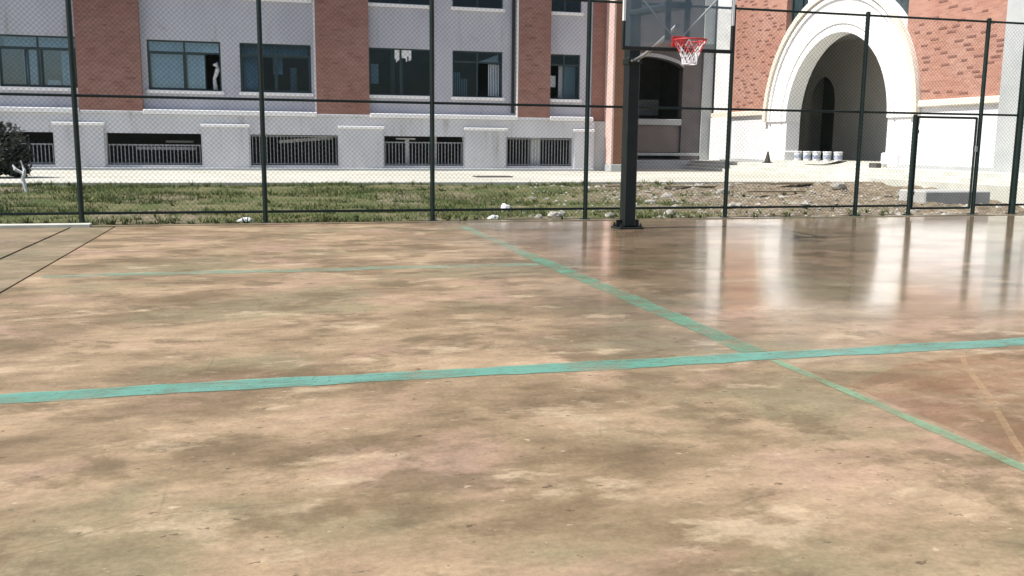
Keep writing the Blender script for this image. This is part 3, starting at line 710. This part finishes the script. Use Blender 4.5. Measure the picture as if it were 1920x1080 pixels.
# white base wall each side of the arch opening
LZ0, LZ1 = 2.78, 3.0
for ya, yb in ((WY0, CY-R0), (CY+R0, WY1)):
    MB().box(XW, XW2, ya, yb, TZ-0.2, CZ-0.001).build('base_wall', MT['white'], WG)
    s = CY-R1 if ya == WY0 else CY+R1
    y2, y3 = (ya, s-0.003) if ya == WY0 else (s+0.003, yb)
    MB().box(XW+0.002, XW2, y2, y3, CZ, LZ0).build('base_wall', MT['white'], WG)
    MB().chamfer_box(XW-0.14, XW2, y2, y3, LZ0+0.001, LZ1, 0.03).build('ledge', MT['cream'], WG)
    MB().chamfer_box(XW-0.07, XW-0.002, ya, yb, TZ-0.01, TZ+0.12, 0.01).build('base_skirting', MT['pilaster'], WG)
    jb = (CY-R0-0.75, CY-R0+0.10) if ya == WY0 else (CY+R0-0.10, CY+R0+0.75)
    MB().chamfer_box(XW-0.12, XW2-0.003, jb[0], jb[1], TZ-0.01, 1.32, 0.04).build('jamb_block', MT['trim'], WG)
# arch surround and its mouldings
ring(MB(), R0, R1, XW-0.06, XW2).build('arch_surround', MT['trim'], WG)
ring(MB(), R0+0.30, R0+0.42, XW-0.10, XW-0.062).build('arch_moulding', MT['trim'], WG)
ring(MB(), R1-0.42, R1-0.28, XW-0.13, XW-0.062).build('arch_moulding', MT['trim'], WG)
ring(MB(), R1-0.20, R1+0.02, XW-0.20, XW-0.062).build('arch_moulding', MT['cream'], WG)
# brick fields above the ledge
S1 = (26.6, 28.1); S2 = (32.5, 34.0)           # tall dark slots
def stations(a, c, n=14): return [a+(c-a)*i/n for i in range(n+1)]
top = lambda y: WTOP
over = lambda y: max(arc_z(y, R1-0.05), LZ1+0.001)
fields = []
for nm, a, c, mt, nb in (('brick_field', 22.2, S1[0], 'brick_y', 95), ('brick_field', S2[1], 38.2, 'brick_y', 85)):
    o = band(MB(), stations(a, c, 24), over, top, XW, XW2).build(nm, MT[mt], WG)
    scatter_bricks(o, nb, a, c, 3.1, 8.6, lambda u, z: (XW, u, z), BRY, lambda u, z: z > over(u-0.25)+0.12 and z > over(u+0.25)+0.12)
band(MB(), stations(S1[1], S2[0], 16), over, top, XW+0.004, XW2).build('upper_wall', MT['trim'], WG)
for a, c in (S1, S2):
    band(MB(), stations(a, c, 6), over, lambda y: 10.0, XW+0.30, XW2-0.02).build('slot_panel', MT['frame'], WG)
    MB().box(XW, XW2, a, c, 10.01, WTOP).build('slot_head', MT['trim'], WG)
    for y in (a+0.03, (a+c)/2, c-0.03): MB().box(XW+0.22, XW+0.297, y-0.03, y+0.03, arc_z(y, R1)+0.25, 9.99).build('slot_mullion', MT['frame'], WG)
# white corner pilaster, grey end pilaster
MB().chamfer_box(XW-0.10, XW2, 38.203, 39.75, LZ1+0.002, WTOP, 0.02).build('corner_pilaster', MT['trim'], WG)
MB().chamfer_box(XW-0.22, XW-0.003, 38.1, 39.8, TZ, LZ0-0.003, 0.03).build('pilaster_foot', MT['trim'], WG)
MB().chamfer_box(XW-0.18, XW2+0.02, 20.9, 22.197, TZ-0.02, WTOP, 0.02).build('end_pilaster', MT['pilaster'], WG)
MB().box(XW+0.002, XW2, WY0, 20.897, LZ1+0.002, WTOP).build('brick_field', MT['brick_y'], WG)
MB().chamfer_box(XW-0.3, XW2+0.3, WY0, WY1, WTOP+0.002, WTOP+0.4, 0.03).build('cornice', MT['trim'], WG)
# porch behind the arch
XB = 25.6
b = MB(); b.box(XW2+0.01, XB+3, 24.8, 25.0, PF-0.3, 6.4); b.box(XW2+0.01, XB+3, 41.4, 41.6, PF-0.3, 6.4); b.box(XW2+0.01, XB+3, 25.01, 41.39, 6.2, 6.4); b.box(XW2-0.2, XW2, 40.0, 41.39, PF-0.3, 6.19)
b.build('porch_shell', MT['porch'], WG)
structure_floor = MB().box(XW-0.30, XB+3, CY-R0-0.3, CY+R0+0.3, TZ-0.02, PF).build('porch_floor', MT['terrace'], WG)
MB().box(XW2+0.01, XB+3, CY+R0+0.303, 41.39, TZ-0.02, PF-0.002).build('porch_floor', MT['porch'], WG)
# back wall with a round-headed doorway
DY0, DY1, DZ = 37.9, 40.3, 3.6
b = MB()
for x in (XB, XB+0.3):
    b.quad((x, 25.01, PF), (x, DY0, PF), (x, DY0, 6.19), (x, 25.01, 6.19)); b.quad((x, DY1, PF), (x, 41.39, PF), (x, 41.39, 6.19), (x, DY1, 6.19))
dr = (DY1-DY0)/2; dc = (DY0+DY1)/2
dz = lambda y: DZ+math.sqrt(max(0, dr*dr-(y-dc)**2))
ys = stations(DY0, DY1, 20)
for ya, yb in zip(ys, ys[1:]):
    for x in (XB, XB+0.3): b.quad((x, ya, dz(ya)), (x, yb, dz(yb)), (x, yb, 6.19), (x, ya, 6.19))
    b.quad((XB, ya, dz(ya)), (XB, yb, dz(yb)), (XB+0.3, yb, dz(yb)), (XB+0.3, ya, dz(ya)))
for y in (DY0, DY1): b.quad((XB, y, PF), (XB+0.3, y, PF), (XB+0.3, y, DZ), (XB, y, DZ))
b.build('porch_back_wall', MT['porch'], WG)
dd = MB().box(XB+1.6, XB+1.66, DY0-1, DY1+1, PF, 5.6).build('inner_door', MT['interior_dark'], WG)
b = MB(); b.box(XW2, XB+3.1, WY0+0.2, 24.79, TZ, WTOP-0.3); b.box(XW2+0.01, XB+3.1, 24.8, 41.3, 6.41, WTOP-0.3); b.box(XB+3.0, XB+3.2, 24.8, 41.3, TZ, 6.4)
b.build('rear_mass', MT['white'], WG)

# ================================================================== FENCE
FY = 17.52
POSTS = [-9.36, -6.24, -3.12, 0.0, 3.12, 6.24, 9.36, 12.51, 13.88, 15.60, 16.68, 19.1]
FTOP, FMID, FLOW = 4.30, 2.25, 0.22
FN = thing('chain_link_fence', 'tall dark green chain-link fence along the far edge of the court', 'fence', (3.12, FY, 0.02))
def wire_panel(b, x0, x1, z0, z1, y, cell=0.062, r=0.0019):
    st = cell*math.sqrt(2)
    Wd, Hd = x1-x0, z1-z0
    for fam in (0, 1):
        k = -Hd
        while k < Wd:
            xa, xb = k, k+Hd; za, zb = 0.0, Hd
            if xa < 0: za = -xa; xa = 0
            if xb > Wd: zb = Hd-(xb-Wd); xb = Wd
            if xb-xa > 0.02:
                if fam == 0: p, q = (x0+xa, z0+za), (x0+xb, z0+zb)
                else: p, q = (x1-xa, z0+za), (x1-xb, z0+zb)
                yy = y+(0.0022 if fam else -0.0022)
                i = len(b.v); c = r*1.0
                dx, dz_ = q[0]-p[0], q[1]-p[1]; L = math.hypot(dx, dz_); nx, nz = -dz_/L*c, dx/L*c
                for px, pz in (p, q):
                    b.v += [(px+nx, yy, pz+nz), (px, yy-c, pz), (px-nx, yy, pz-nz), (px, yy+c, pz)]
                for j in range(4):
                    j2 = (j+1) % 4; b.f.append((i+j, i+j2, i+4+j2, i+4+j))
            k += st
    return b
for x in POSTS:
    ht = FTOP if abs(x-13.88) > 0.01 else FMID-0.03
    rp = 0.045 if abs(x-16.68) > 0.01 else 0.075
    p = MB().tube([(x, FY, -0.02), (x, FY, ht)], rp, 14).build('post', MT['green_metal'], FN, smooth=False)
    MB().chamfer_box(x-0.085, x+0.085, FY-0.085, FY+0.085, -0.03, 0.03, 0.006).build('base_plate', MT['green_metal'], p)
    if ht == FTOP: MB().lathe([(rp+0.006, FTOP+0.001), (rp+0.006, FTOP+0.03), (0.02, FTOP+0.05)], x, FY, 14).build('post_cap', MT['green_metal'], p)
def rail(xa, xb, z, r=0.024):
    MB().tube([(xa, FY, z), (xb, FY, z)], r, 10).build('rail', MT['green_metal'], FN)
big = [p for p in POSTS if abs(p-13.88) > 0.01]
for a, c in zip(big, big[1:]):
    ra = 0.046 if abs(a-16.68) > 0.01 else 0.076; rc = 0.046 if abs(c-16.68) > 0.01 else 0.076
    rail(a+ra, c-rc, FTOP-0.03); rail(a+ra, c-rc, FMID)
    if (a, c) == (12.51, 15.60):
        rail(a+ra, 13.88-0.046, FLOW)
        b = MB(); wire_panel(b, a+ra, c-rc, FMID+0.025, FTOP-0.055, FY); b.build('chain_link_mesh', MT['wire'], FN)
        b = MB(); wire_panel(b, a+ra, 13.88-0.046, 0.05, FMID-0.025, FY); b.build('chain_link_mesh', MT['wire'], FN)
    else:
        rail(a+ra, c-rc, FLOW)
        b = MB(); wire_panel(b, a+ra, c-rc, 0.05, FTOP-0.055, FY-0.03); b.build('chain_link_mesh', MT['wire'], FN)
# gate leaf hung in the narrow bay
GT = thing('chain_link_gate', 'small green-framed chain-link gate under the middle rail near the right end', 'gate', (14.7, FY, 0.1))
gx0, gx1, gz0, gz1 = 13.955, 15.50, 0.16, 2.17
b = MB()
for a, c in (((gx0, gz0), (gx0, gz1)), ((gx1, gz0), (gx1, gz1))): b.tube([(a[0], FY, a[1]), (c[0], FY, c[1])], 0.026, 10)
for z in (gz0, gz1): b.tube([(gx0, FY, z), (gx1, FY, z)], 0.026, 10)
b.build('gate_frame', MT['green_metal'], GT)
b = MB(); wire_panel(b, gx0+0.02, gx1-0.02, gz0+0.02, gz1-0.02, FY); b.build('chain_link_mesh', MT['wire'], GT)
for z in (0.5, 1.85): MB().chamfer_box(gx0-0.04, gx0+0.02, FY-0.05, FY+0.05, z-0.04, z+0.04, 0.008).build('hinge', MT['green_metal'], GT)
MB().chamfer_box(gx1-0.01, gx1+0.06, FY-0.04, FY+0.04, 1.42, 1.54, 0.008).build('latch', MT['steel'], GT)

# ================================================================== BASKETBALL STAND
HX, HY = 6.36, 15.56
BS = thing('basketball_stand', 'dark green basketball post with clear backboard and red rim', 'basketball stand', (HX, HY, 0))
pole = MB().chamfer_box(HX-0.115, HX+0.115, HY-0.115, HY+0.115, 0.03, 4.15, 0.02).build('pole', MT['pole'], BS)
base = MB().chamfer_box(HX-0.235, HX+0.235, HY-0.22, HY+0.22, 0.001, 0.03, 0.006).build('base_plate', MT['pole'], BS)
for sx_ in (-1, 1):
    for sy_ in (-1, 1): MB().lathe([(0.035, 0.03), (0.035, 0.06), (0.02, 0.061), (0.02, 0.10)], HX+sx_*0.185, HY+sy_*0.17, 8).build('bolt', MT['pole'], base)
    MB().chamfer_box(min(HX+sx_*0.116, HX+sx_*0.22), max(HX+sx_*0.116, HX+sx_*0.22), HY-0.012, HY+0.012, 0.031, 0.16, 0.004).build('gusset', MT['pole'], base)
BYD, BXC = 13.40, 6.235
collar = MB().chamfer_box(HX-0.13, HX+0.13, HY-0.13, HY+0.13, 2.90, 3.02, 0.012).build('collar', MT['pole'], BS)
for s in (-1, 1): MB().tube([(HX+s*0.06, HY-0.128, 2.96), (HX+s*0.06, HY-0.155, 2.96)], 0.018, 8).build('bolt', MT['steel'], collar)
arm = MB()
for s in (-1, 1):
    arm.tube([(HX+s*0.09, HY-0.1, 3.78), (BXC+s*0.16, BYD+0.10, 3.62)], 0.045, 10)
arm.box(BXC-0.22, BXC+0.22, BYD+0.035, BYD+0.09, 3.58, 3.68); arm.box(BXC-0.20, BXC-0.12, BYD+0.04, BYD+0.085, 3.1, 3.9); arm.box(BXC+0.12, BXC+0.20, BYD+0.04, BYD+0.085, 3.1, 3.9)
arm.build('arm', MT['pole'], BS)
MB().tube([(HX, HY-0.13, 2.97), (HX-0.03, HY-0.6, 3.02), (BXC+0.03, BYD+0.9, 3.12), (BXC, BYD+0.06, 3.33)], 0.03, 10).build('lower_strut', MT['steel'], BS, smooth=True)
for s in (-1, 1):
    MB().tube([(BXC+s*0.02, BYD+0.045, 3.10), (BXC+s*0.82, BYD+0.045, 3.92)], 0.014, 8).build('brace', MT['steel'], BS)
bx0_, bx1_, bz0, bz1 = BXC-0.925, BXC+0.925, 2.945, 4.0
bd = MB(); fw = 0.035
bd.box(bx0_, bx0_+fw, BYD-0.02, BYD+0.02, bz0+0.41, bz1); bd.box(bx1_-fw, bx1_, BYD-0.02, BYD+0.02, bz0+0.41, bz1); bd.box(bx0_+fw, bx1_-fw, BYD-0.02, BYD+0.02, bz1-fw, bz1)
board = bd.build('backboard', MT['trim'], BS)
pd = MB(); pd.chamfer_box(bx0_-0.01, bx1_+0.01, BYD-0.03, BYD+0.03, bz0-0.015, bz0+0.04, 0.008)
for x in (bx0_-0.01, bx1_-fw): pd.chamfer_box(x, x+fw+0.01, BYD-0.03, BYD+0.03, bz0+0.041, bz0+0.41, 0.008)
pd.build('edge_padding', MT['black'], board)
MB().box(bx0_+fw, bx1_-fw, BYD-0.006, BYD+0.006, bz0+0.041, bz1-fw).build('pane', MT['board_glass'], board)
RR, RZ = 0.24, 3.06; RY = BYD-0.17-RR
ringp = [(BXC+RR*math.cos(2*math.pi*i/40), RY+RR*math.sin(2*math.pi*i/40), RZ) for i in range(40)]
rm = MB().tube(ringp, 0.013, 10, closed=True)
rm.chamfer_box(BXC-0.07, BXC+0.07, BYD-0.19, BYD-0.03, RZ-0.05, RZ+0.012, 0.006); rm.chamfer_box(BXC-0.12, BXC+0.12, BYD-0.028, BYD-0.007, RZ-0.065, RZ+0.10, 0.004)
for s in (-1, 1): rm.tube([(BXC+s*0.06, BYD-0.04, RZ-0.05), (BXC+s*0.13, RY+RR*0.85, RZ-0.012)], 0.01, 8)
rim = rm.build('rim', MT['red'], BS, smooth=False)
prof = [(RR, RZ-0.01), (0.195, RZ-0.10), (0.150, RZ-0.185), (0.115, RZ-0.265), (0.108, RZ-0.35)]
def netpt(level, k):
    r, z = prof[level]; q = 2*math.pi*(k+0.5*(level % 2))/12; return (BXC+r*math.cos(q), RY+r*math.sin(q), z)
red, wh = MB(), MB()
for L in range(4):
    tgt = red if L < 2 else wh
    for k in range(12):
        a0 = netpt(L, k)
        for kk in ((k, k-1) if L % 2 == 0 else (k, k+1)):
            c0 = netpt(L+1, kk); (tgt if (L != 1 or k % 3) else wh).tube([a0, c0], 0.0075, 6)
            if L == 0 and k % 4 == 0: wh.tube([(a0[0], a0[1], a0[2]+0.001), (c0[0], c0[1], c0[2]+0.001)], 0.009, 6)
for k in range(12):
    a0 = netpt(4, k); c0 = netpt(4, k+1); wh.tube([a0, c0], 0.008, 6)
red.build('net_cords', MT['net_red'], rim); wh.build('net_cords', MT['net_white'], rim)

# ================================================================== LOOSE THINGS
def lump(name, mat, loc, sx_, sy_, sz_, seed, rough=0.25, sub=3, flat=True):
    import bmesh
    bm = bmesh.new(); bmesh.ops.create_icosphere(bm, subdivisions=sub, radius=1)
    rs = random.Random(seed); ph = [rs.uniform(0, 6) for _ in range(6)]
    for v in bm.verts:
        c = v.co.copy(); k = 1+rough*(0.6*math.sin(3*c.x+ph[0]+2*c.z)*math.cos(3*c.y+ph[1])+0.4*math.sin(7*c.x+ph[2]+4*c.y)*math.cos(6*c.z+ph[3]))
        k += rough*0.22*math.sin(15*c.x+ph[4])*math.sin(14*c.y+ph[5]+3*c.x)*math.cos(17*c.z)
        v.co = c*k
        if v.co.z < -0.35: v.co.z = -0.35
        v.co.x *= sx_; v.co.y *= sy_; v.co.z = (v.co.z+0.35)*sz_
    me = bpy.data.meshes.new(name); bm.to_mesh(me); bm.free(); me.materials.append(mat)
    if not flat: me.polygons.foreach_set('use_smooth', [True]*len(me.polygons))
    o = bpy.data.objects.new(name, me); col.objects.link(o); o.location = loc; return o
SH = thing('dark_shrub', 'dark dense shrub standing on the paving at the left edge', 'shrub', (-7.45, 28.7, PZ))
rs = random.Random(31); b = MB(); st = MB()
lobes = [(-7.9, 28.8, 1.25, 0.78, 0.62), (-7.05, 28.6, 1.15, 0.72, 0.66), (-7.5, 28.4, 0.75, 0.95, 0.36), (-6.75, 28.7, 0.75, 0.50, 0.42), (-7.45, 28.9, 1.5, 0.55, 0.42), (-8.6, 28.8, 1.1, 0.6, 0.6), (-7.1, 28.5, 0.38, 0.75, 0.42), (-7.9, 28.6, 0.42, 0.8, 0.42), (-6.8, 28.6, 0.45, 0.52, 0.4)]
for k in range(12000):
    cx_, cy_, cz_, rr_, rz_ = rs.choice(lobes)
    d = Vector((rs.gauss(0, 1), rs.gauss(0, 1), rs.gauss(0, 1))).normalized()*(rs.uniform(0.35, 1.06)**0.6)
    c = Vector((cx_+d.x*rr_, cy_+d.y*rr_*0.9, PZ-0.1+cz_*0.92+d.z*rz_*0.9))
    if c.z < PZ+0.03: continue
    if fbm(c.x*2.2, c.z*2.5+c.y, 3) < -0.55: continue
    t1 = Vector((rs.gauss(0, 1), rs.gauss(0, 1), rs.gauss(0, 0.6))).normalized(); t2 = t1.cross(Vector((rs.gauss(0, 1), rs.gauss(0, 1), rs.gauss(0, 1)))).normalized()
    L_, W_ = rs.uniform(0.045, 0.085), rs.uniform(0.02, 0.035)
    b.quad(tuple(c-t1*L_), tuple(c+t2*W_), tuple(c+t1*L_), tuple(c-t2*W_))
b.build('crown', MT['leaf'], SH)
for k in range(9):
    q = k*0.7; st.tube([(-7.45+0.18*math.cos(q), 28.7+0.15*math.sin(q), PZ), (-7.45+0.45*math.cos(q), 28.7+0.4*math.sin(q), PZ+0.5), (-7.45+0.8*math.cos(q), 28.7+0.5*math.sin(q), PZ+1.1)], [0.03, 0.022, 0.01], 6)
st.build('stems', MT['wood'], SH)
# white plastic strip caught on the bank
b = MB(); z0 = bank_z(-5.3, 23.4)
b.tube([(-5.3, 23.4, z0-0.02), (-5.36, 23.4, z0+0.3), (-5.31, 23.38, z0+0.5), (-5.38, 23.4, z0+0.72)], [0.03, 0.05, 0.035, 0.02], 6)
b.tube([(-5.34, 23.4, z0+0.42), (-5.5, 23.38, z0+0.52), (-5.55, 23.4, z0+0.62)], [0.03, 0.04, 0.015], 6)
tag(b.build('plastic_strip', MT['plastic'], org=(-5.3, 23.4, z0)), 'crumpled white plastic strip standing on the grass bank at far left', 'litter')
rg = random.Random(5)
def on_bank(x, y): return (x, y, bank_z(x, y)-0.015)
tag(lump('plastic_bag', MT['plastic'], on_bank(5.07, 19.4), 0.12, 0.10, 0.13, 8, 0.3), 'white crumpled bag on the grass behind the middle of the fence', 'bag')
tag(lump('plastic_scrap', MT['plastic'], on_bank(-0.37, 18.2), 0.16, 0.08, 0.06, 9, 0.35), 'flat white plastic scrap by the fence, left of the centre', 'litter')
tag(lump('plastic_scrap', MT['plastic'], on_bank(4.5, 18.15), 0.13, 0.07, 0.07, 12, 0.35), 'small white plastic scrap at the fence foot below the crumpled bag', 'litter')
for i, (x, y, sx_, sy_, sz_) in enumerate([(5.75, 18.0, .22, .14, .10), (6.0, 18.3, .16, .12, .12), (7.0, 18.1, .14, .1, .1), (5.4, 17.95, .12, .1, .08), (8.6, 18.6, .2, .15, .1), (10.4, 19.2, .18, .12, .11), (11.2, 20.4, .25, .16, .12), (12.2, 19.5, .2, .2, .12), (13.0, 21.2, .3, .2, .14), (12.0, 22.6, .26, .2, .15), (15.0, 21.8, .3, .22, .16), (10.0, 21.8, .2, .2, .12), (16.4, 21.0, .22, .2, .16), (9.0, 20.6, .2, .14, .1)]):
    o = lump('rubble_stone', MT['stone'], on_bank(x, y), sx_*0.72, sy_*0.72, sz_*0.85, 30+i, 0.42, 2)
    tag(o, 'rough pale rubble stone lying on the bank right of the basketball post' if x > 6.6 else 'rough pale rubble stone near the foot of the basketball post', 'stone', 'rubble stones right of the post' if x > 6.6 else 'rubble stones at the post foot')
for i, (x, y, L, a) in enumerate([(11.6, 23.4, 2.2, 8), (13.4, 22.3, 1.7, -5), (14.6, 24.2, 2.4, 4), (15.9, 23.1, 1.4, 12), (10.2, 24.6, 1.8, -3)]):
    b = MB().chamfer_box(-L/2, L/2, -0.07, 0.07, 0, 0.045, 0.006); me = b.mesh('plank'); me.materials.append(MT['wood'])
    z = max(bank_z(x-L/2, y), bank_z(x+L/2, y), bank_z(x, y))
    o = inst(me, 'plank', None, (x, y, z-0.005), (0, 0, R_(a)))
    tag(o, ['weathered plank on the rubble just right of the basketball post', 'weathered plank lying midway across the rubble, short', 'longest weathered plank, on the rubble below the arch', 'shortest weathered plank, nearest the gate', 'weathered plank at the paving edge left of the other planks'][i], 'plank')
# concrete block behind the gate
b = MB().chamfer_box(15.75, 17.7, 19.3, 20.3, bank_z(16.7, 19.8)-0.25, 0.44, 0.03)
tag(b.build('concrete_block', MT['block'], org=(16.7, 19.8, bank_z(16.7, 19.8)-0.25)), 'low grey concrete slab block lying behind the gate', 'concrete block')
b = MB().chamfer_box(6.55, 7.75, 28.7, 29.4, PZ, PZ+0.035, 0.01)  # dark plate in place of the shadow of a flat manhole
tag(b.build('manhole_shadow', MT['shadow_and_block'], org=(7.1, 29.0, PZ)), 'dark flat plate standing in for a manhole shadow on the pale paving', 'shadow patch')
# buckets in the porch
def bucket(i, y, label):
    x = 20.75
    t = thing('paint_bucket', label, 'bucket', (x, y, PF), 'white buckets lined up in the arch')
    MB().lathe([(0.135, PF+0.001), (0.155, PF+0.33)], x, y, 20).build('body', MT['plastic'], t, smooth=False)
    MB().lathe([(0.150, PF+0.09), (0.156, PF+0.24)], x, y, 20).build('label_band', MT['label_blue'], t)
    MB().lathe([(0.17, PF+0.331), (0.172, PF+0.36), (0.14, PF+0.375)], x, y, 20).build('lid', MT['plastic'], t)
for i, (y, lb) in enumerate(((33.0, 'white lidded bucket in the arch, nearest the left jamb'), (32.35, 'white lidded bucket in the arch, second from the left jamb'), (31.7, 'white lidded bucket in the middle of the row of five in the arch'), (31.0, 'white lidded bucket in the arch, second from the right end of its row'), (30.3, 'white lidded bucket at the right end of the row in the arch'))):
    bucket(i, y, lb)
t = thing('marker_cone', 'dark narrow cone beside the white wall left of the arch', 'cone', (19.75, 33.6, TZ))
MB().lathe([(0.13, TZ+0.03), (0.03, TZ+0.46), (0.02, TZ+0.47)], 19.75, 33.6, 16).build('cone_body', MT['dark_sheet'], t)
MB().chamfer_box(19.59, 19.91, 33.44, 33.76, TZ+0.001, TZ+0.03, 0.008).build('cone_base', MT['black'], t)
b = MB(); n_ = 10
for i in range(n_):
    def pt(k): 
        s = k/n_; return 30.3-2.0*s, TZ+0.012+0.16*s**3
    (ya, za), (yb, zb) = pt(i), pt(i+1)
    for dz_ in (0, 0.015): b.quad((19.35, ya, za+dz_), (19.75, ya, za+dz_), (19.75, yb, zb+dz_), (19.35, yb, zb+dz_))
    for x in (19.35, 19.75): b.quad((x, ya, za), (x, yb, zb), (x, yb, zb+0.015), (x, ya, za+0.015))
tag(b.build('rubber_sheet', MT['dark_sheet'], org=(19.55, 29.3, TZ)), 'dark curled sheet lying on the terrace in front of the arch', 'sheet')
b = MB().chamfer_box(19.4, 19.6, 26.2, 26.6, TZ, TZ+0.16, 0.01)
tag(b.build('loose_block', MT['shadow_and_block'], org=(19.5, 26.4, TZ)), 'small dark block on the terrace right of the arch', 'block')
